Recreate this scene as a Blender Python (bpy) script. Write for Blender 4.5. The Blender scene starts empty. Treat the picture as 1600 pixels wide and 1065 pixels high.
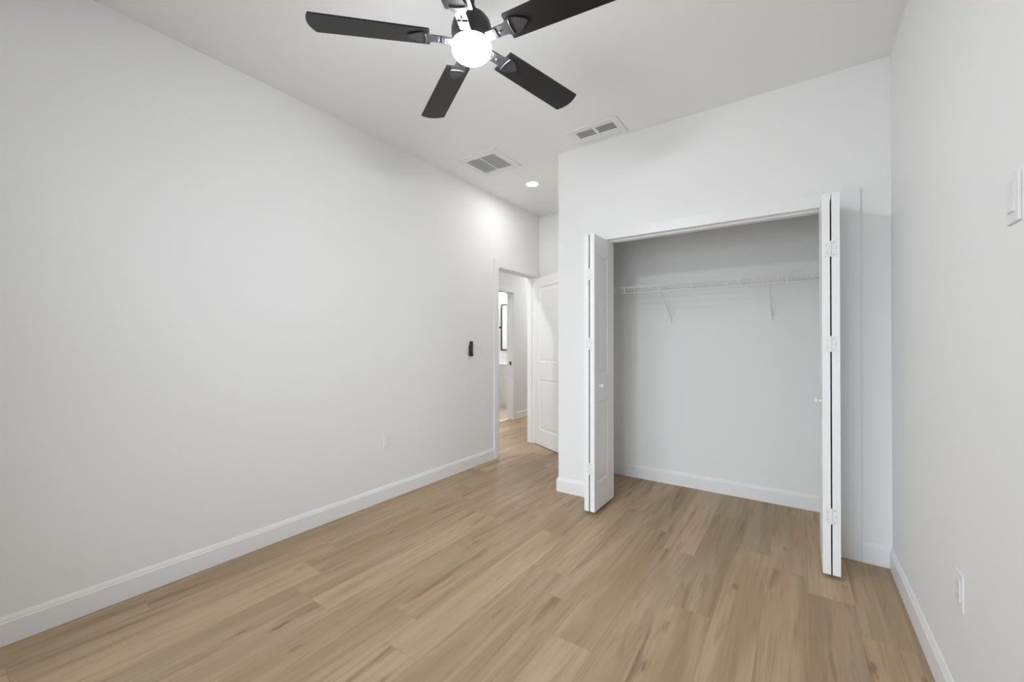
import bpy, bmesh, math, random
from mathutils import Vector, Matrix

S = bpy.context.scene
C = S.collection
rad = math.radians
V = Vector

# ------------------------------------------------------------------ camera
F_PX = 642.7
cam_data = bpy.data.cameras.new('camera')
cam_data.sensor_width = 36.0
cam_data.lens = F_PX / 1600.0 * 36.0
cam_data.clip_start = 0.02
cam = bpy.data.objects.new('camera', cam_data)
C.objects.link(cam)
cam.location = (0.0, 0.0, 1.2456)
cam.rotation_euler = (rad(90.29), 0.0, rad(34.885))
S.camera = cam

# ------------------------------------------------------------------ light
FAN_GLOW = 155.0        # frosted bowl of the ceiling fan
CAN_GLOW = 150.0       # recessed ceiling light in the alcove
HALL_FILL = 520.0      # unseen ceiling lights added to brighten the hall
VANITY_GLOW = 95.0     # shades of the bathroom vanity light
SKY = 6.2              # overcast daylight outside the window behind the camera
GROUND = (0.50, 0.52, 0.54, 1)   # ground outside, relative to the sky

world = bpy.data.worlds.new('sky')
S.world = world
world.use_nodes = True
wn = world.node_tree
bg = wn.nodes['Background']
bg.inputs['Strength'].default_value = SKY
# overcast sky above the horizon, pale ground below it
w_tc = wn.nodes.new('ShaderNodeTexCoord'); w_sep = wn.nodes.new('ShaderNodeSeparateXYZ'); w_ramp = wn.nodes.new('ShaderNodeValToRGB')
w_map = wn.nodes.new('ShaderNodeMapRange'); w_map.inputs['From Min'].default_value = -1; w_map.inputs['From Max'].default_value = 1
wn.links.new(w_tc.outputs['Generated'], w_sep.inputs[0]); wn.links.new(w_sep.outputs['Z'], w_map.inputs['Value'])
wn.links.new(w_map.outputs['Result'], w_ramp.inputs['Fac']); wn.links.new(w_ramp.outputs['Color'], bg.inputs['Color'])
w_ramp.color_ramp.elements[0].position = 0.48; w_ramp.color_ramp.elements[0].color = GROUND
w_ramp.color_ramp.elements[1].position = 0.52; w_ramp.color_ramp.elements[1].color = (0.92, 1.0, 1.085, 1)

S.view_settings.view_transform = 'Standard'
S.view_settings.look = 'None'
S.view_settings.gamma = 1.0
S.view_settings.use_curve_mapping = False
S.view_settings.exposure = 0.0

# ------------------------------------------------------------------ dimensions (metres, camera above the origin)
H = 2.845
XL, XR = -2.698, 0.4224          # faces of the left and right walls
YR = -0.45                       # wall behind the camera
YC = 3.0775                      # closet wall
YK = 3.7992                      # back of the closet
XA = -1.6667                     # corner of the closet wall and the alcove
YB = 4.475                       # back of the alcove
WT = 0.115                       # wall thickness
DY0, DY1, DZ = 3.605, 4.372, 2.066   # room doorway in the left wall
CX0, CX1, CZ = -1.325, 0.193, 2.056   # closet opening
XH = -3.821                      # far wall of the hall
BY0, BY1, BZ = 4.74, 5.50, 2.056     # bathroom doorway in it
YV, YM, XB = 6.456, 6.986, -5.75     # vanity front, mirror wall, far side of the bathroom
YE, YS = 7.6, 2.4                # ends of the hall
WX0, WX1, WZ0, WZ1 = -2.20, -0.15, 0.12, 2.30   # window behind the camera

# ------------------------------------------------------------------ materials
def new_mat(name):
    m = bpy.data.materials.new(name); m.use_nodes = True
    nt = m.node_tree
    return m, nt, nt.nodes['Principled BSDF']

def plain(name, col, rough=0.5, metal=0.0, spec=0.5, bump=0.0, scale=200.0):
    m, nt, b = new_mat(name)
    b.inputs['Base Color'].default_value = (*col, 1)
    b.inputs['Roughness'].default_value = rough
    b.inputs['Metallic'].default_value = metal
    b.inputs['Specular IOR Level'].default_value = spec
    tc = nt.nodes.new('ShaderNodeTexCoord')
    n = nt.nodes.new('ShaderNodeTexNoise')
    n.inputs['Scale'].default_value = scale
    n.inputs['Detail'].default_value = 3
    nt.links.new(tc.outputs['Object'], n.inputs['Vector'])
    r = nt.nodes.new('ShaderNodeMapRange')
    r.inputs['To Min'].default_value = max(0.02, rough - 0.03)
    r.inputs['To Max'].default_value = min(1, rough + 0.03)
    nt.links.new(n.outputs['Fac'], r.inputs['Value'])
    nt.links.new(r.outputs['Result'], b.inputs['Roughness'])
    if bump:
        bp = nt.nodes.new('ShaderNodeBump')
        bp.inputs['Strength'].default_value = bump
        bp.inputs['Distance'].default_value = 0.001
        nt.links.new(n.outputs['Fac'], bp.inputs['Height'])
        nt.links.new(bp.outputs['Normal'], b.inputs['Normal'])
    return m

def glow(name, col, strength):
    m, nt, b = new_mat(name)
    b.inputs['Base Color'].default_value = (0.9, 0.9, 0.88, 1)
    b.inputs['Emission Color'].default_value = (*col, 1)
    b.inputs['Emission Strength'].default_value = strength
    return m

M = {}
M['wall'] = plain('wall_paint', (0.88, 0.88, 0.875), 0.6, spec=0.25, bump=0.12, scale=260)
M['ceiling'] = plain('ceiling_paint', (0.93, 0.93, 0.925), 0.75, spec=0.2, bump=0.15, scale=220)
M['trim'] = plain('trim_paint', (0.885, 0.885, 0.89), 0.38, spec=0.4)
M['door'] = plain('door_paint', (0.90, 0.90, 0.90), 0.38, spec=0.4, bump=0.05, scale=400)
M['plastic'] = plain('white_plastic', (0.86, 0.86, 0.86), 0.3, spec=0.5)
M['vinyl'] = plain('white_coated_wire', (0.88, 0.88, 0.88), 0.35)
M['vent'] = plain('white_enamel', (0.84, 0.84, 0.84), 0.4)
M['cavity_shade'] = plain('duct_shade', (0.03, 0.03, 0.032), 0.8)  # near-black colour stands for the shade inside the duct
M['filter'] = plain('return_filter', (0.74, 0.74, 0.74), 0.9)
M['slot'] = plain('slot_grey', (0.40, 0.40, 0.40), 0.6)
M['screw'] = plain('screw_steel', (0.35, 0.35, 0.36), 0.4, metal=0.8)
M['hinge'] = plain('hinge_white', (0.84, 0.84, 0.84), 0.35)
M['blade'] = plain('blade_espresso', (0.0095, 0.0085, 0.009), 0.40, spec=0.4, bump=0.05, scale=60)
M['bronze'] = plain('fan_bronze', (0.032, 0.031, 0.034), 0.36, metal=0.15)
M['black'] = plain('matt_black', (0.018, 0.017, 0.016), 0.45)
M['remote'] = plain('remote_brown', (0.030, 0.024, 0.020), 0.4)
M['button'] = plain('remote_button', (0.075, 0.065, 0.06), 0.5)
M['counter'] = plain('counter_white', (0.86, 0.86, 0.85), 0.2)
M['bath_floor'] = plain('bath_floor', (0.62, 0.50, 0.36), 0.4)
M['mirror'] = plain('mirror_silver', (0.92, 0.93, 0.93), 0.03, metal=1.0)
M['bowl'] = glow('fan_bowl_glow', (0.968, 1.0, 1.032), FAN_GLOW)
M['can'] = glow('recessed_glow', (1.02, 1.0, 0.97), CAN_GLOW)
M['hall_fill'] = glow('hall_fill_glow', (0.99, 1.0, 1.01), HALL_FILL)
M['shade'] = glow('vanity_glow', (1.0, 1.0, 1.0), VANITY_GLOW)

def glass_mat():
    m, nt, b = new_mat('window_glass')
    tr = nt.nodes.new('ShaderNodeBsdfTransparent'); gl = nt.nodes.new('ShaderNodeBsdfGlossy')
    gl.inputs['Roughness'].default_value = 0.02
    fr = nt.nodes.new('ShaderNodeFresnel'); mx = nt.nodes.new('ShaderNodeMixShader')
    nt.links.new(fr.outputs[0], mx.inputs[0]); nt.links.new(tr.outputs[0], mx.inputs[1])
    nt.links.new(gl.outputs[0], mx.inputs[2])
    nt.links.new(mx.outputs[0], nt.nodes['Material Output'].inputs['Surface'])
    return m
M['glass'] = glass_mat()

def floor_mat():
    m, nt, b = new_mat('oak_vinyl_plank')
    N, L = nt.nodes.new, nt.links.new
    uv = N('ShaderNodeUVMap'); uv.uv_map = 'plank_uv'
    at = N('ShaderNodeAttribute'); at.attribute_name = 'plank'
    sp = N('ShaderNodeSeparateColor'); L(at.outputs['Color'], sp.inputs['Color'])
    sc = N('ShaderNodeVectorMath'); sc.operation = 'SCALE'; sc.inputs['Scale'].default_value = 37.0
    L(at.outputs['Color'], sc.inputs[0])
    def noise(sx, sy, detail, rough, dist=0.0):
        mp = N('ShaderNodeVectorMath'); mp.operation = 'MULTIPLY'; mp.inputs[1].default_value = (sx, sy, 1)
        L(uv.outputs['UV'], mp.inputs[0])
        ad = N('ShaderNodeVectorMath'); ad.operation = 'ADD'
        L(mp.outputs[0], ad.inputs[0]); L(sc.outputs[0], ad.inputs[1])
        n = N('ShaderNodeTexNoise'); n.inputs['Scale'].default_value = 1.0
        n.inputs['Detail'].default_value = detail; n.inputs['Roughness'].default_value = rough
        n.inputs['Distortion'].default_value = dist
        L(ad.outputs[0], n.inputs['Vector'])
        return n.outputs['Fac'], ad.outputs[0]
    def rng(v, a, b_, c, d):
        r = N('ShaderNodeMapRange'); r.inputs['From Min'].default_value = a; r.inputs['From Max'].default_value = b_
        r.inputs['To Min'].default_value = c; r.inputs['To Max'].default_value = d
        L(v, r.inputs['Value']); return r.outputs['Result']
    def mix(fac, a, b_, mode='MIX'):
        x = N('ShaderNodeMix'); x.data_type = 'RGBA'; x.blend_type = mode
        for sock, val in ((x.inputs['Factor'], fac), (x.inputs['A'], a), (x.inputs['B'], b_)):
            if hasattr(val, 'links'): L(val, sock)
            elif isinstance(val, tuple): sock.default_value = (*val, 1)
            else: sock.default_value = val
        return x.outputs['Result']
    # broad colour bands along a plank, then figure, fine grain, streaks and knots
    broad, _ = noise(8.0, 0.8, 2, 0.5, 0.7)
    figure, _ = noise(30.0, 1.3, 3, 0.5, 2.0)
    lines, _ = noise(95.0, 2.2, 3, 0.6, 0.8)
    fine, _ = noise(330.0, 9.0, 3, 0.65)
    streak, _ = noise(15.0, 0.95, 3, 0.55, 0.8)
    warm, _ = noise(9.0, 0.8, 1, 0.5, 0.4)
    col = mix(rng(broad, 0.34, 0.66, 0, 1), (0.405, 0.287, 0.166), (0.530, 0.408, 0.268))
    col = mix(rng(warm, 0.52, 0.70, 0, 0.75), col, (0.485, 0.318, 0.185))
    col = mix(rng(sp.outputs['Green'], 0, 1, 0, 0.35), col, (0.515, 0.405, 0.295))
    col = mix(rng(figure, 0.52, 0.66, 0, 0.46), col, (0.315, 0.218, 0.132))
    col = mix(rng(lines, 0.52, 0.70, 0, 0.26), col, (0.300, 0.210, 0.130))
    col = mix(rng(fine, 0.42, 0.72, 0, 0.22), col, (0.330, 0.235, 0.150))
    col = mix(rng(streak, 0.57, 0.70, 0, 0.70), col, (0.250, 0.158, 0.088))
    # knots: sparse cells in stretched plank space
    mp = N('ShaderNodeVectorMath'); mp.operation = 'MULTIPLY'; mp.inputs[1].default_value = (7.5, 2.3, 1)
    L(uv.outputs['UV'], mp.inputs[0])
    ad = N('ShaderNodeVectorMath'); ad.operation = 'ADD'; L(mp.outputs[0], ad.inputs[0]); L(sc.outputs[0], ad.inputs[1])
    vo = N('ShaderNodeTexVoronoi'); vo.voronoi_dimensions = '2D'; vo.inputs['Scale'].default_value = 1.0; vo.inputs['Randomness'].default_value = 1.0
    wob = N('ShaderNodeVectorMath'); wob.operation = 'MULTIPLY_ADD'; wob.inputs[1].default_value = (0.16, 0.22, 0)
    wn_ = N('ShaderNodeTexNoise'); wn_.inputs['Scale'].default_value = 9.0; L(ad.outputs[0], wn_.inputs['Vector'])
    L(wn_.outputs['Color'], wob.inputs[0]); L(ad.outputs[0], wob.inputs[2]); L(wob.outputs[0], vo.inputs['Vector'])
    knot = rng(vo.outputs['Distance'], 0.025, 0.125, 1, 0)
    vs = N('ShaderNodeSeparateColor'); L(vo.outputs['Color'], vs.inputs['Color'])
    pick = N('ShaderNodeMath'); pick.operation = 'GREATER_THAN'; pick.inputs[1].default_value = 0.72
    L(vs.outputs['Red'], pick.inputs[0])
    kk = N('ShaderNodeMath'); kk.operation = 'MULTIPLY'; L(knot, kk.inputs[0]); L(pick.outputs[0], kk.inputs[1])
    k2 = N('ShaderNodeMath'); k2.operation = 'MULTIPLY'; L(kk.outputs[0], k2.inputs[0]); L(rng(figure, 0.30, 0.60, 0.35, 1.0), k2.inputs[1])
    k3 = N('ShaderNodeMath'); k3.operation = 'MULTIPLY'; L(k2.outputs[0], k3.inputs[0]); L(rng(vs.outputs['Green'], 0, 1, 0.30, 0.95), k3.inputs[1])
    col = mix(k3.outputs[0], col, (0.155, 0.095, 0.052))
    # each plank has its own depth of tone
    tone = rng(sp.outputs['Red'], 0, 1, 0.88, 1.16)
    cb = N('ShaderNodeCombineColor')
    for i in ('Red', 'Green', 'Blue'): L(tone, cb.inputs[i])
    col = mix(1.0, col, cb.outputs[0], 'MULTIPLY')
    # fine dark joint around each plank
    su = N('ShaderNodeSeparateXYZ'); L(uv.outputs['UV'], su.inputs[0])
    def edge(sock, w):
        a = N('ShaderNodeMath'); a.operation = 'LESS_THAN'; a.inputs[1].default_value = w; L(sock, a.inputs[0]); return a.outputs[0]
    mm = N('ShaderNodeMath'); mm.operation = 'MAXIMUM'
    L(edge(su.outputs['X'], 0.0016), mm.inputs[0]); L(edge(su.outputs['Y'], 0.0016), mm.inputs[1])
    e2 = N('ShaderNodeMath'); e2.operation = 'MULTIPLY'; e2.inputs[1].default_value = 0.38; L(mm.outputs[0], e2.inputs[0])
    col = mix(e2.outputs[0], col, (0.12, 0.085, 0.055))
    L(col, b.inputs['Base Color'])
    b.inputs['Specular IOR Level'].default_value = 0.3
    L(rng(fine, 0, 1, 0.42, 0.58), b.inputs['Roughness'])
    bp = N('ShaderNodeBump'); bp.inputs['Strength'].default_value = 0.12; bp.inputs['Distance'].default_value = 0.0006
    L(fine, bp.inputs['Height']); L(bp.outputs['Normal'], b.inputs['Normal'])
    return m
M['floor'] = floor_mat()

# ------------------------------------------------------------------ mesh helpers
def box(bm, x0, x1, y0, y1, z0, z1, bev=0.0):
    vs = [bm.verts.new((x, y, z)) for x in (x0, x1) for y in (y0, y1) for z in (z0, z1)]
    fs = [bm.faces.new([vs[i] for i in q]) for q in
          ((0, 1, 3, 2), (4, 6, 7, 5), (0, 4, 5, 1), (2, 3, 7, 6), (0, 2, 6, 4), (1, 5, 7, 3))]
    if bev:
        es = list({e for f in fs for e in f.edges})
        bmesh.ops.bevel(bm, geom=es, offset=bev, segments=2, affect='EDGES', profile=0.6)
    return bm

def tube(bm, pts, r, n=8, cap=True):
    pts = [V(p) for p in pts]
    rings = []
    for i, p in enumerate(pts):
        a = pts[max(0, i - 1)]; c = pts[min(len(pts) - 1, i + 1)]
        t = (c - a).normalized()
        ref = V((0, 0, 1)) if abs(t.z) < 0.9 else V((1, 0, 0))
        u = t.cross(ref).normalized(); w = t.cross(u)
        rr = r[i] if isinstance(r, (list, tuple)) else r
        rings.append([bm.verts.new(p + (u * math.cos(k * 2 * math.pi / n) + w * math.sin(k * 2 * math.pi / n)) * rr) for k in range(n)])
    for a, c in zip(rings, rings[1:]):
        for k in range(n):
            bm.faces.new((a[k], a[(k + 1) % n], c[(k + 1) % n], c[k]))
    if cap:
        bm.faces.new(rings[0][::-1]); bm.faces.new(rings[-1])
    return bm

def lathe(bm, prof, cx=0, cy=0, n=40, mat=None):
    rings = []
    for r, z in prof:
        if r < 1e-6:
            rings.append([bm.verts.new((cx, cy, z))])
        else:
            rings.append([bm.verts.new((cx + r * math.cos(2 * math.pi * k / n), cy + r * math.sin(2 * math.pi * k / n), z)) for k in range(n)])
    for a, c in zip(rings, rings[1:]):
        for k in range(n):
            k2 = (k + 1) % n
            if len(a) == 1 and len(c) == 1: continue
            if len(a) == 1: bm.faces.new((a[0], c[k2], c[k]))
            elif len(c) == 1: bm.faces.new((a[k], a[k2], c[0]))
            else: bm.faces.new((a[k], a[k2], c[k2], c[k]))
    return bm

def prism(bm, outline, z0, z1):
    lo = [bm.verts.new((x, y, z0)) for x, y in outline]
    hi = [bm.verts.new((x, y, z1)) for x, y in outline]
    bm.faces.new(lo[::-1]); bm.faces.new(hi)
    n = len(lo)
    for i in range(n):
        bm.faces.new((lo[i], lo[(i + 1) % n], hi[(i + 1) % n], hi[i]))
    return bm

def obj(name, bm, mat, parent=None, smooth=False, xf=None):
    bmesh.ops.recalc_face_normals(bm, faces=bm.faces[:])
    if xf is not None: bmesh.ops.transform(bm, matrix=xf, verts=bm.verts[:])
    me = bpy.data.meshes.new(name); bm.to_mesh(me); bm.free()
    me.materials.append(M[mat] if isinstance(mat, str) else mat)
    if smooth:
        for p in me.polygons: p.use_smooth = True
        me.set_sharp_from_angle(angle=rad(40))
    o = bpy.data.objects.new(name, me); C.objects.link(o)
    if parent: o.parent = parent
    return o

def tag(o, label=None, cat=None, group=None, kind=None):
    if label: o['label'] = label
    if cat: o['category'] = cat
    if group: o['group'] = group
    if kind: o['kind'] = kind
    return o

def thing(name, label, cat, loc=(0, 0, 0), rotz=0.0, group=None, kind=None):
    o = bpy.data.objects.new(name, None); C.objects.link(o)
    o.empty_display_size = 0.05
    o.location = loc; o.rotation_euler = (0, 0, rotz)
    return tag(o, label, cat, group, kind)

def struct(name, bm, mat, parent=None, label=None):
    o = obj(name, bm, mat, parent)
    if not parent: o['kind'] = 'structure'
    if label: o['label'] = label
    return o

def copy_tree(o, parent=None):
    c = o.copy(); C.objects.link(c)
    if parent: c.parent = parent
    for ch in list(o.children): copy_tree(ch, c)
    return c

B = bmesh.new

# ------------------------------------------------------------------ floor: oak planks running along Y
def build_floor():
    random.seed(11)
    W, X0, LEN = 0.1805, 0.034, 1.262
    joints = {0: 2.534, 1: 2.29, -1: 2.70, -2: 2.845, -3: 3.31, -4: 2.59, -5: 2.812, -6: 3.045, -7: 1.976,
              -8: 1.11, -9: 1.281, -10: 1.90, -11: 2.35, -12: 1.09, -13: 2.51, -14: 1.45, -15: 0.62}
    tones = {(-12, -1): 0.12, (-9, -1): 0.10, (0, -1): 0.22, (-3, -1): 0.15, (-5, 0): 0.10, (-15, 0): 0.05, (-15, 1): 0.15,
             (-2, -1): 0.75, (-14, 0): 0.40, (-4, -1): 0.45, (-8, 0): 0.72, (-13, 0): 0.22}
    xs0, xs1, ys0, ys1 = -3.90, XR + 0.02, YR - 0.02, YE
    bm = B(); uvl = bm.loops.layers.uv.new('plank_uv'); cl = bm.loops.layers.color.new('plank')
    for k in range(math.floor((xs0 - X0) / W), math.ceil((xs1 - X0) / W)):
        a, b = X0 + k * W, X0 + (k + 1) * W
        j = joints.get(k, random.uniform(0, LEN))
        for n in range(-5, 8):
            c, d = j + n * LEN, j + (n + 1) * LEN
            x0, x1, y0, y1 = max(a, xs0), min(b, xs1), max(c, ys0), min(d, ys1)
            rc = (tones.get((k, n), random.random()), random.random(), random.random(), 1)
            if x0 >= x1 or y0 >= y1: continue
            f = bm.faces.new([bm.verts.new((x, y, 0)) for x, y in ((x0, y0), (x1, y0), (x1, y1), (x0, y1))])
            for l in f.loops:
                l[uvl].uv = (l.vert.co.x - a, l.vert.co.y - c); l[cl] = rc
    vs0 = bm.verts[:]
    # underside, so that the floor is a slab
    box(bm, xs0, xs1, ys0, ys1, -0.12, -0.002)
    return struct('floor', bm, 'floor')
fl = build_floor()

bm = B(); box(bm, XB - 0.1, -3.90, 4.2, YM + 0.1, -0.12, 0.0)
struct('floor_bath', bm, 'bath_floor')
bm = B(); box(bm, -3.925, -3.875, BY0, BY1, 0.0, 0.007, 0.003)
struct('trim_threshold', bm, 'trim')

# ------------------------------------------------------------------ ceiling and walls
bm = B(); box(bm, XB - 0.15, XR + 0.15, YR - 0.15, YE + 0.15, H, H + 0.12)
struct('ceiling', bm, 'ceiling')

bm = B()      # left wall with the room doorway; it carries on as the near wall of the hall
x0, x1 = XL - WT, XL
box(bm, x0, x1, YR - 0.15, DY0 - 0.018, 0, H); box(bm, x0, x1, DY1 + 0.018, YE, 0, H)
box(bm, x0, x1, DY0 - 0.018, DY1 + 0.018, DZ + 0.018, H)
struct('wall_left', bm, 'wall')
bm = B(); box(bm, XR, XR + 0.15, YR - 0.15, YK + 0.1, 0, H)
struct('wall_right', bm, 'wall')
bm = B()      # closet wall with its opening
y0, y1 = YC, YC + WT
box(bm, XA, CX0 - 0.018, y0, y1, 0, H); box(bm, CX1 + 0.018, XR, y0, y1, 0, H); box(bm, CX0 - 0.018, CX1 + 0.018, y0, y1, CZ + 0.012, H)
struct('wall_closet', bm, 'wall')
bm = B(); box(bm, XA, XA + WT, YC + WT, YB + 0.1, 0, H)
struct('wall_closet_side', bm, 'wall')
bm = B(); box(bm, XA + WT, XR, YK, YK + 0.1, 0, H)
struct('wall_closet_back', bm, 'wall')
bm = B(); box(bm, XL, XA, YB, YB + 0.1, 0, H)
struct('wall_alcove', bm, 'wall')
bm = B()      # wall behind the camera, with a window
y0, y1 = YR - 0.15, YR
box(bm, XL, WX0, y0, y1, 0, H); box(bm, WX1, XR, y0, y1, 0, H)
box(bm, WX0, WX1, y0, y1, 0, WZ0); box(bm, WX0, WX1, y0, y1, WZ1, H)
struct('wall_rear', bm, 'wall')
bm = B()      # far wall of the hall, with the bathroom doorway
x0, x1 = XH - WT, XH
box(bm, x0, x1, YS, BY0 - 0.018, 0, H); box(bm, x0, x1, BY1 + 0.018, YE, 0, H); box(bm, x0, x1, BY0 - 0.018, BY1 + 0.018, BZ + 0.018, H)
struct('wall_hall', bm, 'wall')
bm = B(); box(bm, XH - WT, XL - WT, YE, YE + 0.1, 0, H)
struct('wall_hall_end', bm, 'wall')
bm = B(); box(bm, XH - WT, XL - WT, YS - 0.1, YS, 0, H)
struct('wall_hall_start', bm, 'wall')
bm = B(); box(bm, XB, XH - WT, YM, YM + 0.1, 0, H)
struct('wall_bath_end', bm, 'wall')
bm = B(); box(bm, XB - 0.1, XB, 4.2, YM + 0.1, 0, H)
struct('wall_bath_far', bm, 'wall')
bm = B(); box(bm, XB, XH - WT, 4.1, 4.2, 0, H)
struct('wall_bath_start', bm, 'wall')

# window behind the camera
w = thing('window_1', None, None, ((WX0 + WX1) / 2, YR - 0.09, WZ0), kind='structure')
bm = B(); hw = (WX1 - WX0) / 2; hh = WZ1 - WZ0
for a in ((-hw, -hw + 0.05, 0, hh), (hw - 0.05, hw, 0, hh), (-hw + 0.05, hw - 0.05, 0, 0.05), (-hw + 0.05, hw - 0.05, hh - 0.05, hh), (-hw + 0.05, hw - 0.05, hh / 2 - 0.025, hh / 2 + 0.025)):
    box(bm, a[0], a[1], -0.035, 0.035, a[2], a[3], 0.004)
obj('frame', bm, 'trim', w)
for z0, z1 in ((0.05, hh / 2 - 0.025), (hh / 2 + 0.025, hh - 0.05)):
    bm = B(); box(bm, -hw + 0.05, hw - 0.05, -0.004, 0.004, z0, z1); obj('pane', bm, 'glass', w)
pd = bpy.data.lights.new('window_portal', 'AREA'); pd.shape = 'RECTANGLE'; pd.size = WX1 - WX0; pd.size_y = WZ1 - WZ0
pd.cycles.is_portal = True
po = bpy.data.objects.new('window_portal', pd); C.objects.link(po)
po.location = ((WX0 + WX1) / 2, YR - 0.16, (WZ0 + WZ1) / 2); po.rotation_euler = (rad(90), 0, 0)

# ------------------------------------------------------------------ baseboards
PROF = [(0, 0), (0.0135, 0), (0.0135, 0.092), (0.0105, 0.097), (0.0105, 0.101), (0.0045, 0.115), (0.0, 0.116)]
def baseboard(name, pts, label=None):
    """plan polyline along wall faces; the board stands on the right-hand side of travel"""
    pts = [V((p[0], p[1], 0)) for p in pts]
    nrm = []
    for a, c in zip(pts, pts[1:]):
        d = (c - a).normalized(); nrm.append(V((d.y, -d.x, 0)))
    bm = B(); rings = []
    for i, p in enumerate(pts):
        if i == 0: m = nrm[0]
        elif i == len(pts) - 1: m = nrm[-1]
        else:
            m = nrm[i - 1] + nrm[i]; m = m / m.dot(nrm[i])
        rings.append([bm.verts.new((p.x + m.x * d, p.y + m.y * d, z)) for d, z in PROF])
    n = len(PROF)
    for a, c in zip(rings, rings[1:]):
        for k in range(n):
            bm.faces.new((a[k], a[(k + 1) % n], c[(k + 1) % n], c[k]))
    bm.faces.new(rings[0]); bm.faces.new(rings[-1][::-1])
    return struct(name, bm, 'trim', None, label)
CW = 0.085
baseboard('baseboard_left', [(XL, YR), (XL, DY0 - CW)])
baseboard('baseboard_closet', [(XA, YB), (XA, YC), (CX0 - 0.08, YC)])
baseboard('baseboard_closet_end', [(0.292, YC), (XR, YC)])
baseboard('baseboard_right', [(XR, YC), (XR, YR)])
baseboard('baseboard_closet_back', [(XA + WT, YC + WT), (XA + WT, YK), (XR, YK), (XR, YC + WT)])
baseboard('baseboard_alcove', [(XL, YB), (XA, YB)])
baseboard('baseboard_hall', [(XH, BY1 + CW), (XH, YE)])

# ------------------------------------------------------------------ casings and jambs
def frame_y(name, xface, xback, side, y0, y1, z, cw, label=None):
    """doorway through a wall that runs along Y; casing on the face xface towards side"""
    t = thing(name, label, None, kind='structure')
    th = 0.016 * side
    bm = B()
    a, b = sorted((xface, xface + th))
    rv = 0.005
    box(bm, a, b, y0 - cw, y0 - rv, 0, z + cw, 0.003)
    box(bm, a, b, y1 + rv, y1 + cw, 0, z + cw, 0.003)
    box(bm, a, b, y0 - rv, y1 + rv, z + rv, z + cw, 0.003)
    obj('casing', bm, 'trim', t)
    bm = B(); a, b = sorted((xface, xback))
    box(bm, a, b, y0 - 0.018, y0, 0, z); box(bm, a, b, y1, y1 + 0.018, 0, z); box(bm, a, b, y0 - 0.018, y1 + 0.018, z, z + 0.018)
    obj('jamb', bm, 'trim', t)
    return t
t1 = frame_y('trim_1', XL, XL - WT, 1, DY0, DY1, DZ, CW)
bm = B()      # door stop inside the jamb
for a in ((DY0, DY0 + 0.011, 0, DZ), (DY1 - 0.011, DY1, 0, DZ), (DY0 + 0.011, DY1 - 0.011, DZ - 0.011, DZ)):
    box(bm, XL - 0.075, XL - 0.042, a[0], a[1], a[2], a[3], 0.002)
obj('door_stop', bm, 'trim', t1)
t3 = frame_y('trim_2', XH, XH - WT, 1, BY0, BY1, BZ, CW)
bm = B(); box(bm, XH - 0.062, XH - 0.028, BY1 - 0.0025, BY1, 0.885, 0.945, 0.001)
tag(obj('strike_plate', bm, 'black', t3), 'black strike plate')

t2 = thing('trim_3', None, None, kind='structure')       # casing and jamb around the closet opening
bm = B(); cw = 0.08; cr = 0.292; y0, y1 = YC - 0.012, YC
box(bm, CX0 - cw, CX0 - 0.004, y0, y1, 0, CZ + cw, 0.003); box(bm, CX1 + 0.004, cr, y0, y1, 0, CZ + cw, 0.003)
box(bm, CX0 - 0.004, CX1 + 0.004, y0, y1, CZ, CZ + cw, 0.003)
obj('casing', bm, 'trim', t2)
bm = B()
box(bm, CX0 - 0.018, CX0, YC, YC + WT, 0, CZ); box(bm, CX1, CX1 + 0.018, YC, YC + WT, 0, CZ); box(bm, CX0 - 0.018, CX1 + 0.018, YC, YC + WT, CZ, CZ + 0.012)
obj('jamb', bm, 'trim', t2)
# sliding track for the bifold doors
bm = B()
for a in ((3.105, 3.155, CZ - 0.003, CZ), (3.105, 3.109, CZ - 0.014, CZ - 0.003), (3.151, 3.155, CZ - 0.014, CZ - 0.003)):
    box(bm, CX0 + 0.004, CX1 - 0.004, *a)
tag(obj('door_track', bm, 'vent'), 'thin white metal track under the head of the closet opening', 'track', kind='thing')

# ------------------------------------------------------------------ panelled door leaves
RINGS = [(0.0, 0.0), (0.006, 0.0035), (0.014, 0.0075), (0.022, 0.0075), (0.030, 0.0045), (0.046, 0.0015)]
def panel_leaf(W, Z, T, panels):
    """leaf in local axes: x across, y through (0..T), z up; moulded panels on both faces"""
    bm = B()
    us = sorted({0.0, W} | {p[i] for p in panels for i in (0, 1)}); vs = sorted({0.0, Z} | {p[i] for p in panels for i in (2, 3)})
    def P(u, v, d, s): return bm.verts.new((u, d if s == 0 else T - d, v))
    for s in (0, 1):
        for ua, ub in zip(us, us[1:]):
            for va, vb in zip(vs, vs[1:]):
                mu, mv = (ua + ub) / 2, (va + vb) / 2
                if any(p[0] < mu < p[1] and p[2] < mv < p[3] for p in panels): continue
                bm.faces.new([P(ua, va, 0, s), P(ub, va, 0, s), P(ub, vb, 0, s), P(ua, vb, 0, s)])
        for p in panels:
            prev = None
            for off, d in RINGS:
                q = [P(p[0] + off, p[2] + off, d, s), P(p[1] - off, p[2] + off, d, s), P(p[1] - off, p[3] - off, d, s), P(p[0] + off, p[3] - off, d, s)]
                if prev:
                    for k in range(4): bm.faces.new((prev[k], prev[(k + 1) % 4], q[(k + 1) % 4], q[k]))
                prev = q
            bm.faces.new(prev)
    for a, b in (((0, 0), (W, 0)), ((W, 0), (W, Z)), ((W, Z), (0, Z)), ((0, Z), (0, 0))):
        bm.faces.new([P(a[0], a[1], 0, 0), P(b[0], b[1], 0, 0), P(b[0], b[1], 0, 1), P(a[0], a[1], 0, 1)])
    bmesh.ops.remove_doubles(bm, verts=bm.verts[:], dist=0.00005)
    return bm

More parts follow.
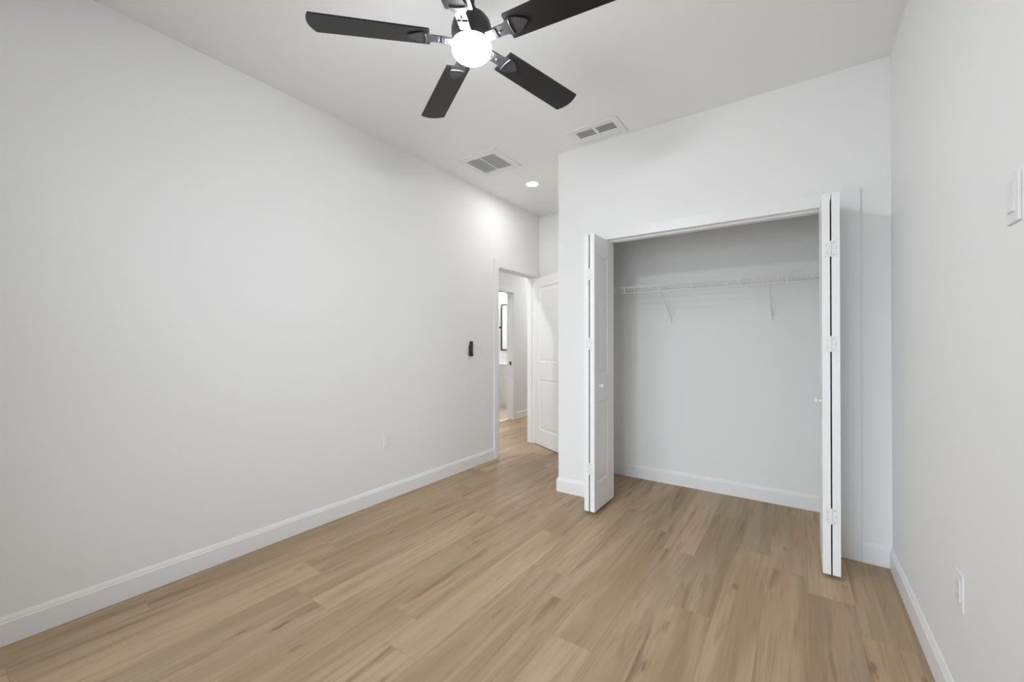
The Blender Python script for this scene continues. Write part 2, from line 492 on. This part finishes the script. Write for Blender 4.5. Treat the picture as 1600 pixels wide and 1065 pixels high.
# room door, standing ajar in the alcove (turned about 62 degrees from closed)
d1 = thing('door_1', 'white two-panel interior door standing half open in the alcove', 'door', (-2.680, 4.380, 0.012), 0, kind='structure')
d1.rotation_euler = (0, 0, rad(-27.9))
bm = panel_leaf(0.757, 2.03, 0.035, [(0.115, 0.642, 0.185, 0.80), (0.115, 0.642, 1.005, 1.915)])
obj('leaf', bm, 'door', d1, xf=Matrix.Translation((0.004, -0.035, 0)))
for z in (0.22, 1.0, 1.80):
    bm = B(); tube(bm, [(0, 0.003, z - 0.045), (0, 0.003, z + 0.045)], 0.006, 10)
    box(bm, 0.001, 0.004, -0.03, 0.003, z - 0.044, z + 0.044)
    obj('hinge', bm, 'hinge', d1)

# bifold closet doors, each folded in two with the fold towards the room
LEAFW, LEAFZ, LT = 0.378, 2.018, 0.0345
HZ = (1.745, 1.241, 0.331)
def hinge_mesh(gx, w):
    """local: x across both leaf edges, y=0 on the edge faces, z centred"""
    bm = B()
    box(bm, gx - 0.0045 - w, gx - 0.002, -0.0016, 0.0, -0.042, 0.042, 0.0005)
    box(bm, gx + 0.002, gx + 0.0045 + w, -0.0016, 0.0, -0.042, 0.042, 0.0005)
    tube(bm, [(gx, -0.002, -0.042), (gx, -0.002, 0.042)], 0.0042, 10)
    for k in (-0.025, 0.025):
        tube(bm, [(gx, -0.002, k - 0.0006), (gx, -0.002, k + 0.0006)], 0.0046, 10)
    return bm
def bifold(name, label, x_lead, x_back, yfold, lead_right):
    """x_lead / x_back: low X of the lead leaf and of the jamb-side leaf"""
    t = thing(name, label, 'closet door', ((x_lead + x_back + LT) / 2, yfold, 0.022), kind='thing', group='bifold doors of the closet')
    ox = t.location.x
    def leaf(xlo, outer_right, z_off=0):
        # local leaf x (0..W) runs from the fold back to the wall along +Y
        bm = panel_leaf(LEAFW, LEAFZ, LT, [(0.056, 0.252, 0.195, 0.79), (0.056, 0.252, 0.985, 1.875)])
        m = Matrix(((0, 1, 0, xlo - ox), (1, 0, 0, 0), (0, 0, 1, 0), (0, 0, 0, 1)))
        return obj('leaf', bm, 'door', t, xf=m)
    lead = leaf(x_lead, True); leaf(x_back, False)
    xs = sorted((x_lead, x_back)); gap = (xs[0] + LT + xs[1]) / 2 - ox
    for z in HZ:
        h = obj('hinge', hinge_mesh(gap, 0.021), 'hinge', t); h.location = (0, 0, z - 0.022)
        for sx, sz in ((-0.016, 0.02), (-0.016, -0.02), (0.013, 0.03), (0.019, 0.0), (0.013, -0.03)):
            bm = B(); tube(bm, [(gap + sx, -0.0028, sz), (gap + sx, -0.0012, sz)], 0.0024, 8)
            obj('screw', bm, 'screw', h)
    s = 1 if lead_right else -1      # the knob is on the face of the lead leaf towards the opening
    xf = (x_lead + LT if lead_right else x_lead) - ox
    bm = B(); lathe(bm, [(0, 0), (0.009, 0), (0.0075, 0.006), (0.007, 0.013), (0.012, 0.017), (0.0165, 0.022), (0.0165, 0.027), (0.012, 0.0315), (0, 0.033)], n=24)
    k = obj('knob', bm, 'plastic', lead, smooth=True)
    k.rotation_euler = (0, rad(90 * s), 0); k.location = (xf, 0.100, 0.905)
    return t
bifold('bifold_door', 'white folded bifold closet door beside the alcove corner, its panelled face showing', -1.2475, -1.2920, 2.781, True)
bifold('bifold_door', 'white folded bifold closet door beside the right wall, seen edge on with three hinges', 0.102, 0.1435, 2.752, False)

# ------------------------------------------------------------------ wire shelf in the closet
ZS = 1.722; YF = 3.482
sh = thing('wire_shelf', 'white wire shelf spanning the open closet near its top', 'shelf', ((XA + WT + XR) / 2, YK, ZS))
ox, oy, oz = sh.location
sx0, sx1 = XA + WT + 0.004, XR - 0.004
bm = B()
for y, z in ((YK - 0.010, ZS), (YK - 0.16, ZS - 0.004), (YF + 0.004, ZS - 0.0005)):
    tube(bm, [(sx0 - ox, y - oy, z - oz), (sx1 - ox, y - oy, z - oz)], 0.003, 6)
n = int((sx1 - sx0 - 0.02) / 0.0254)
for i in range(n + 1):
    x = sx0 + 0.012 + i * 0.0254 - ox
    tube(bm, [(x, YK - 0.006 - oy, 0.004), (x, YF + 0.003 - oy, 0.004), (x, YF - 0.002 - oy, 0.0), (x, YF - 0.003 - oy, -0.048)], 0.0015, 4)
obj('wire_deck', bm, 'vinyl', sh)
bm = B()
for z in (0.004, -0.047):
    tube(bm, [(sx0 - ox, YF - 0.006 - oy, z), (sx1 - ox, YF - 0.006 - oy, z)], 0.0034, 8)
for x in (-1.235, -0.955, -0.70, -0.36, -0.065, 0.22):
    tube(bm, [(x - ox, YF - 0.007 - oy, -0.05), (x - ox, YF - 0.007 - oy, 0.008)], 0.0042, 8)
obj('front_rail', bm, 'vinyl', sh)
for x in (-0.925, -0.172):
    bm = B()
    p0, p1 = V((x - ox, YF - 0.006 - oy, -0.050)), V((x - ox, -0.006, 1.455 - oz))
    tube(bm, [p0 + V((0, -0.002, 0.012)), p0, p1, p1 + V((0, 0, -0.026))], 0.0052, 8)
    box(bm, x - ox - 0.009, x - ox + 0.009, -0.006, 0, 1.425 - oz, 1.458 - oz, 0.002)
    br = obj('brace', bm, 'vinyl', sh, smooth=True)
    bm = B(); tube(bm, [(x - ox, -0.0075, 1.440 - oz), (x - ox, -0.006, 1.440 - oz)], 0.004, 10)
    obj('screw', bm, 'screw', br)
for x in (-1.42, -1.12, -0.80, -0.50, -0.18, 0.12):
    bm = B(); box(bm, x - ox - 0.007, x - ox + 0.007, -0.014, 0, -0.012, 0.008, 0.002)
    obj('wall_clip', bm, 'plastic', sh)
for x0_, x1_ in ((XA + WT, XA + WT + 0.006), (XR - 0.006, XR)):
    bm = B(); box(bm, x0_ - ox, x1_ - ox, YF - 0.015 - oy, YF + 0.03 - oy, -0.06, 0.016, 0.002)
    obj('end_bracket', bm, 'plastic', sh)

# ------------------------------------------------------------------ ceiling fan
FX, FY = -1.150, 1.346
fan = thing('ceiling_fan', 'dark five-bladed ceiling fan with a lit round frosted bowl', 'ceiling fan', (FX, FY, 2.0))
bz = 2.541 - 2.0                   # blade plane, relative to the empty
ZT_ = H - 2.0
bm = B(); lathe(bm, [(0, ZT_), (0.066, ZT_), (0.068, ZT_ - 0.012), (0.060, ZT_ - 0.034), (0.034, ZT_ - 0.056), (0.018, ZT_ - 0.062), (0, ZT_ - 0.062)])
obj('canopy', bm, 'bronze', fan, smooth=True)
bm = B(); lathe(bm, [(0, ZT_ - 0.06), (0.0125, ZT_ - 0.06), (0.0125, 0.66), (0, 0.66)], n=24)
obj('downrod', bm, 'bronze', fan, smooth=True)
bm = B(); lathe(bm, [(0, 0.690), (0.017, 0.690), (0.019, 0.682), (0.024, 0.664), (0.030, 0.655), (0.046, 0.649), (0.066, 0.637), (0.080, 0.617), (0.0865, 0.592), (0.0865, 0.570), (0.082, 0.556), (0.080, 0.540), (0.083, 0.534), (0.083, 0.527), (0, 0.527)])
obj('motor_housing', bm, 'bronze', fan, smooth=True)
bm = B(); lathe(bm, [(0, 0.5265), (0.081, 0.5265), (0.0845, 0.520), (0.085, 0.509), (0.082, 0.495), (0.073, 0.481), (0.058, 0.470), (0.038, 0.463), (0.018, 0.460), (0, 0.4595)])
tag(obj('light_bowl', bm, 'bowl', fan, smooth=True), 'glowing frosted bowl')

R0, R1, BUL, w0, w1 = 0.177, 0.643, 0.020, 0.0575, 0.0670
def blade_mesh():
    out = [(R0 + 0.004, -w0), (R0, -w0 + 0.004), (R0, w0 - 0.004), (R0 + 0.004, w0)]
    for i in range(13):
        u = 1 - 2 * i / 12
        out.append((R1 + BUL * (1 - u * u), w1 * u))
    bm = B(); prism(bm, out, -0.003, 0.003)
    return bm
def iron_mesh():
    """bracket: strap from the housing, then a shaped plate under the blade root with a raised rim"""
    bm = B()
    strap = [(0.070, -0.021), (0.070, 0.021), (0.120, 0.024), (0.168, 0.025), (0.182, 0.036), (0.206, 0.038), (0.228, 0.031), (0.262, 0.010), (0.268, 0.0),
             (0.262, -0.010), (0.228, -0.031), (0.206, -0.038), (0.182, -0.036), (0.168, -0.025), (0.120, -0.024)]
    prism(bm, strap[::-1], -0.008, -0.0034)
    tube(bm, [(0.203 - 0.010 * math.cos(a), 0.033 * math.sin(a) / 0.84, -0.0085) for a in [rad(-57 + i * 9.5) for i in range(13)]], 0.0036, 8)
    box(bm, 0.062, 0.128, -0.023, 0.023, -0.012, -0.0045, 0.002)
    return bm
first = True
for k in range(5):
    a = rad((224.5, 150.5, 78.5, 6.5, 294.5)[k])
    if k == 0:
        bl = obj('blade', blade_mesh(), 'blade', fan)
        ir = obj('blade_bracket', iron_mesh(), 'bronze', bl)
        for sx, sy in ((0.112, 0.012), (0.112, -0.012), (0.140, 0.0)):
            bm = B(); lathe(bm, [(0, -0.0145), (0.003, -0.014), (0.004, -0.012), (0.004, -0.008), (0, -0.008)], sx, sy, 10)
            obj('screw', bm, 'screw', bl)
        b0 = bl
    else:
        bl = copy_tree(b0, fan)
    bl.location = (0, 0, bz)
    bl.rotation_mode = 'QUATERNION'
    bl.rotation_quaternion = (Matrix.Rotation(a, 4, 'Z') @ Matrix.Rotation(rad(-10), 4, 'X')).to_quaternion()

# ------------------------------------------------------------------ ceiling fittings
def recessed(name, label, x, y, lens, group=None):
    t = thing(name, label, 'recessed light', (x, y, H), group=group)
    bm = B(); lathe(bm, [(0.058, -0.0005), (0.058, -0.006), (0.064, -0.008), (0.076, -0.004), (0.079, 0.0), (0.058, 0)], n=40)
    obj('trim_ring', bm, 'plastic', t, smooth=True)
    bm = B(); lathe(bm, [(0, -0.0065), (0.0575, -0.006), (0.0575, -0.001), (0, -0.001)], n=40)
    tag(obj('lens', bm, lens, t), 'glowing round lens')
    return t
recessed('recessed_light', 'small round lit recessed light in the alcove ceiling before the door', -2.192, 3.500, 'can')
recessed('recessed_light', 'unseen light added in the hall ceiling before the bedroom doorway', -3.32, 3.05, 'hall_fill')  # out of view, added to light the hall
recessed('recessed_light', 'unseen light added in the hall ceiling beyond the bathroom doorway', -3.30, 6.7, 'hall_fill')  # second added fill light for the hall, also out of view

# square return grille
g = thing('return_grille', 'square white return air grille of fine louvres in the ceiling', 'air vent', (-2.246, 2.872, H))
bm = B()
ow, iw, oh, ih = 0.205, 0.150, 0.210, 0.139
for a in ((-ow, -iw, -oh, oh), (iw, ow, -oh, oh), (-iw, iw, -oh, -ih), (-iw, iw, ih, oh)):
    box(bm, a[0], a[1], a[2], a[3], -0.010, 0, 0.003)
for a in ((-iw - 0.004, -iw, -ih - 0.004, ih + 0.004), (iw, iw + 0.004, -ih - 0.004, ih + 0.004), (-iw, iw, -ih - 0.004, -ih), (-iw, iw, ih, ih + 0.004)):
    box(bm, a[0], a[1], a[2], a[3], -0.013, -0.008)
obj('frame', bm, 'vent', g)
bm = B(); box(bm, -0.006, 0.006, -ih, ih, -0.012, -0.001, 0.002); obj('divider', bm, 'vent', g)
bm = B(); box(bm, -iw, iw, -ih, ih, -0.001, 0); obj('backing', bm, 'filter', g)
bm = B(); nl = 22
for i in range(nl):
    y = -ih + (i + 0.5) * 2 * ih / nl
    for xa, xb in ((-iw + 0.001, -0.006), (0.006, iw - 0.001)):
        vs = [bm.verts.new(p) for p in ((xa, y - 0.004, -0.010), (xb, y - 0.004, -0.010), (xb, y + 0.004, -0.003), (xa, y + 0.004, -0.003),
                                        (xa, y - 0.0034, -0.0107), (xb, y - 0.0034, -0.0107), (xb, y + 0.0046, -0.0037), (xa, y + 0.0046, -0.0037))]
        for q in ((0, 1, 2, 3), (7, 6, 5, 4), (0, 4, 5, 1), (2, 6, 7, 3), (1, 5, 6, 2), (0, 3, 7, 4)): bm.faces.new([vs[i2] for i2 in q])
obj('louvre', bm, 'vent', g)

# rectangular supply register
g = thing('supply_register', 'rectangular white supply register with dark slots in the ceiling by the closet wall', 'air vent', (-1.243, 2.908, H))
bm = B(); ow, iw, oh, ih = 0.195, 0.147, 0.122, 0.070
for a in ((-ow, -iw, -oh, oh), (iw, ow, -oh, oh), (-iw, iw, -oh, -ih), (-iw, iw, ih, oh)):
    box(bm, a[0], a[1], a[2], a[3], -0.009, 0, 0.003)
obj('frame', bm, 'vent', g)
bm = B(); box(bm, -0.010, 0.010, -ih, ih, -0.011, -0.001, 0.002); obj('divider', bm, 'vent', g)
bm = B(); box(bm, -iw, iw, -ih, ih, -0.001, 0); obj('backing', bm, 'cavity_shade', g)  # flat plate with the duct's shade put into its colour
for xa, xb in ((-iw + 0.001, -0.010), (0.010, iw - 0.001)):
    for i in range(7):
        y = -ih + 0.011 + i * 0.0205
        dz = 0.0008 if i < 5 else -0.0042      # the two far blades are thrown the other way
        bm = B()
        ha = 0.0052 if i < 5 else 0.0096
        vs = [bm.verts.new(p) for p in ((xa, y - ha, -0.0065 - dz), (xb, y - ha, -0.0065 - dz), (xb, y + ha, -0.0065 + dz), (xa, y + ha, -0.0065 + dz),
                                        (xa, y - ha, -0.0075 - dz), (xb, y - ha, -0.0075 - dz), (xb, y + ha, -0.0075 + dz), (xa, y + ha, -0.0075 + dz))]
        for q in ((0, 1, 2, 3), (7, 6, 5, 4), (0, 4, 5, 1), (2, 6, 7, 3), (1, 5, 6, 2), (0, 3, 7, 4)): bm.faces.new([vs[i2] for i2 in q])
        obj('slat', bm, 'vent', g)

# ------------------------------------------------------------------ wall plates (local: x across the wall, y out of the wall is -y, z up)
def plate_bm(w, h):
    bm = B(); box(bm, -w / 2, w / 2, -0.006, 0, -h / 2, h / 2, 0.0022); return bm
def outlet(label, loc, rz, group=None):
    t = thing('wall_outlet', label, 'power outlet', loc, rz, group)
    obj('cover_plate', plate_bm(0.070, 0.116), 'plastic', t)
    bm = B(); box(bm, -0.0170, 0.0170, -0.0085, -0.005, -0.034, 0.034, 0.0012); ins = obj('receptacle', bm, 'plastic', t)
    for zc in (0.017, -0.017):
        for x, hgt in ((-0.0062, 0.009), (0.0062, 0.0075)):
            bm = B(); box(bm, x - 0.0010, x + 0.0010, -0.0089, -0.0080, zc + 0.002 - hgt / 2, zc + 0.002 + hgt / 2); obj('slot', bm, 'slot', ins)
        bm = B(); tube(bm, [(0, -0.0089, zc - 0.009), (0, -0.0080, zc - 0.009)], 0.0024, 10); obj('slot', bm, 'slot', ins)
    return t
def switch(label, loc, rz, gangs, group=None):
    t = thing('light_switch', label, 'light switch', loc, rz, group)
    w = 0.070 + 0.0460 * (gangs - 1)
    obj('cover_plate', plate_bm(w, 0.118), 'plastic', t)
    for i in range(gangs):
        xc = (i - (gangs - 1) / 2) * 0.046
        bm = B()
        vs = [bm.verts.new(p) for p in ((xc - .0165, -.0055, -.034), (xc + .0165, -.0055, -.034), (xc + .0165, -.0055, .034), (xc - .0165, -.0055, .034),
                                        (xc - .0165, -.0105, -.033), (xc + .0165, -.0105, -.033), (xc + .0165, -.0068, .0), (xc - .0165, -.0068, .0),
                                        (xc + .0165, -.0085, .033), (xc - .0165, -.0085, .033))]
        for q in ((0, 1, 5, 4), (4, 5, 6, 7), (7, 6, 8, 9), (9, 8, 2, 3), (0, 4, 7, 9, 3), (1, 2, 8, 6, 5), (3, 2, 1, 0)): bm.faces.new([vs[i2] for i2 in q])
        obj('rocker', bm, 'plastic', t)
    return t
LW, RW = rad(90), rad(-90)            # facing +X (left wall), facing -X (right wall)
outlet('white power outlet low on the long left wall', (XL, 2.128, 0.466), LW)
outlet('white power outlet low on the right wall near the camera', (XR, 1.897, 0.458), RW)
outlet('tiny white outlet low on the hall wall seen through the doorway', (XH, 5.905, 0.445), LW)
switch('white double rocker switch beside the doorway casing', (XL, 3.270, 1.172), LW, 2)
switch('single white rocker switch at the right edge high on the right wall', (XR, 1.482, 1.590), RW, 1)
switch('small single switch on the hall wall seen through the doorway', (XH, 5.925, 1.145), LW, 1)

# fan remote in its wall cradle
t = thing('fan_remote', 'slim dark remote in a wall cradle beside the double switch', 'remote control', (XL, 3.138, 1.190), LW)
bm = B(); box(bm, -0.0235, 0.0235, -0.008, 0, -0.072, 0.030, 0.003); box(bm, -0.0235, 0.0235, -0.024, -0.006, -0.074, -0.050, 0.003)
obj('cradle', bm, 'remote', t)
bm = B(); box(bm, -0.0205, 0.0205, -0.0215, -0.0085, -0.068, 0.074, 0.004); body = obj('body', bm, 'remote', t)
for zc in (0.052, 0.034, 0.016, -0.002, -0.020):
    for xc in (-0.009, 0.009):
        bm = B(); box(bm, xc - 0.006, xc + 0.006, -0.0228, -0.021, zc - 0.005, zc + 0.005, 0.0008); obj('button', bm, 'button', body)

# ------------------------------------------------------------------ bathroom beyond the hall
v = thing('bathroom_vanity', 'white bathroom vanity with black knobs seen through both doorways', 'vanity cabinet', (-4.75, YV, 0))
ox = -4.75
bm = B(); box(bm, -0.52, 0.50, 0.018, YM - YV - 0.003, 0.0, 0.815)
obj('body', bm, 'door', v)
bm = B(); box(bm, -0.535, 0.515, -0.012, YM - YV - 0.003, 0.815, 0.845, 0.004); box(bm, -0.535, 0.515, YM - YV - 0.02, YM - YV - 0.003, 0.845, 0.94, 0.003); obj('countertop', bm, 'counter', v)
def front(name, x0, x1, z0, z1, knob=None):
    bm = B(); 
    box(bm, x0, x1, 0.004, 0.018, z0, z1)
    e = 0.045 if z1 - z0 > 0.2 else 0.03
    for a in ((x0, x0 + e, z0, z1), (x1 - e, x1, z0, z1), (x0 + e, x1 - e, z0, z0 + e), (x0 + e, x1 - e, z1 - e, z1)):
        box(bm, a[0], a[1], -0.003, 0.004, a[2], a[3], 0.001)
    f = obj(name, bm, 'door', v)
    if knob:
        bm = B(); lathe(bm, [(0, 0), (0.006, 0), (0.005, 0.010), (0.011, 0.016), (0.011, 0.022), (0, 0.025)], n=16)
        k = obj('knob', bm, 'black', f, smooth=True); k.rotation_euler = (rad(90), 0, 0); k.location = (knob[0], -0.003, knob[1])
        tag(k, 'black knob')
xs = -4.795 - ox
front('false_front', xs + 0.004, 0.49, 0.632, 0.790)
front('door', xs + 0.004, 0.220, 0.095, 0.612, (0.18, 0.56)); front('door', 0.228, 0.49, 0.095, 0.612, (0.26, 0.56))
for z0, z1, kz in ((0.632, 0.790, 0.711), (0.505, 0.624, 0.575), (0.325, 0.497, 0.408), (0.095, 0.317, 0.206)):
    front('drawer', -0.51, xs - 0.004, z0, z1, (-4.823 - ox, kz))

mr = thing('framed_mirror', 'tall mirror in a thin black frame on the bathroom wall', 'mirror', (-4.83, YM, 1.575))
mw, mh, fw_ = 0.300, 0.485, 0.031
bm = B()
for a in ((-mw, -mw + fw_, -mh, mh), (mw - fw_, mw, -mh, mh), (-mw + fw_, mw - fw_, -mh, -mh + fw_), (-mw + fw_, mw - fw_, mh - fw_, mh)):
    box(bm, a[0], a[1], -0.045, -0.022, a[2], a[3], 0.002)
obj('frame', bm, 'black', mr)
bm = B(); box(bm, -mw + fw_, mw - fw_, -0.036, -0.030, -mh + fw_, mh - fw_); obj('glass', bm, 'mirror', mr)
for s in (-1, 1):
    bm = B(); tube(bm, [(s * (mw + 0.010), 0, 0), (s * (mw + 0.010), -0.034, 0)], 0.024, 14); tube(bm, [(s * (mw + 0.03), -0.034, 0), (s * (mw - 0.012), -0.034, 0)], 0.024, 12)
    obj('pivot_bracket', bm, 'black', mr, smooth=True)

vl = thing('vanity_light', 'glowing vanity light above the bathroom mirror', 'wall light', (-4.83, YM, 2.24))
bm = B(); box(bm, -0.28, 0.28, -0.03, 0, -0.03, 0.03, 0.004); obj('back_bar', bm, 'black', vl)
for x in (-0.2, 0.0, 0.2):
    bm = B(); lathe(bm, [(0, 0.075), (0.045, 0.070), (0.056, 0.02), (0.060, -0.075), (0.0, -0.075)], x, -0.10, 24)
    sd = obj('lamp_shade', bm, 'shade', vl, smooth=True)
    bm = B(); tube(bm, [(x, -0.028, 0.085), (x, -0.10, 0.085), (x, -0.10, 0.072)], 0.008, 8); obj('arm', bm, 'black', sd)
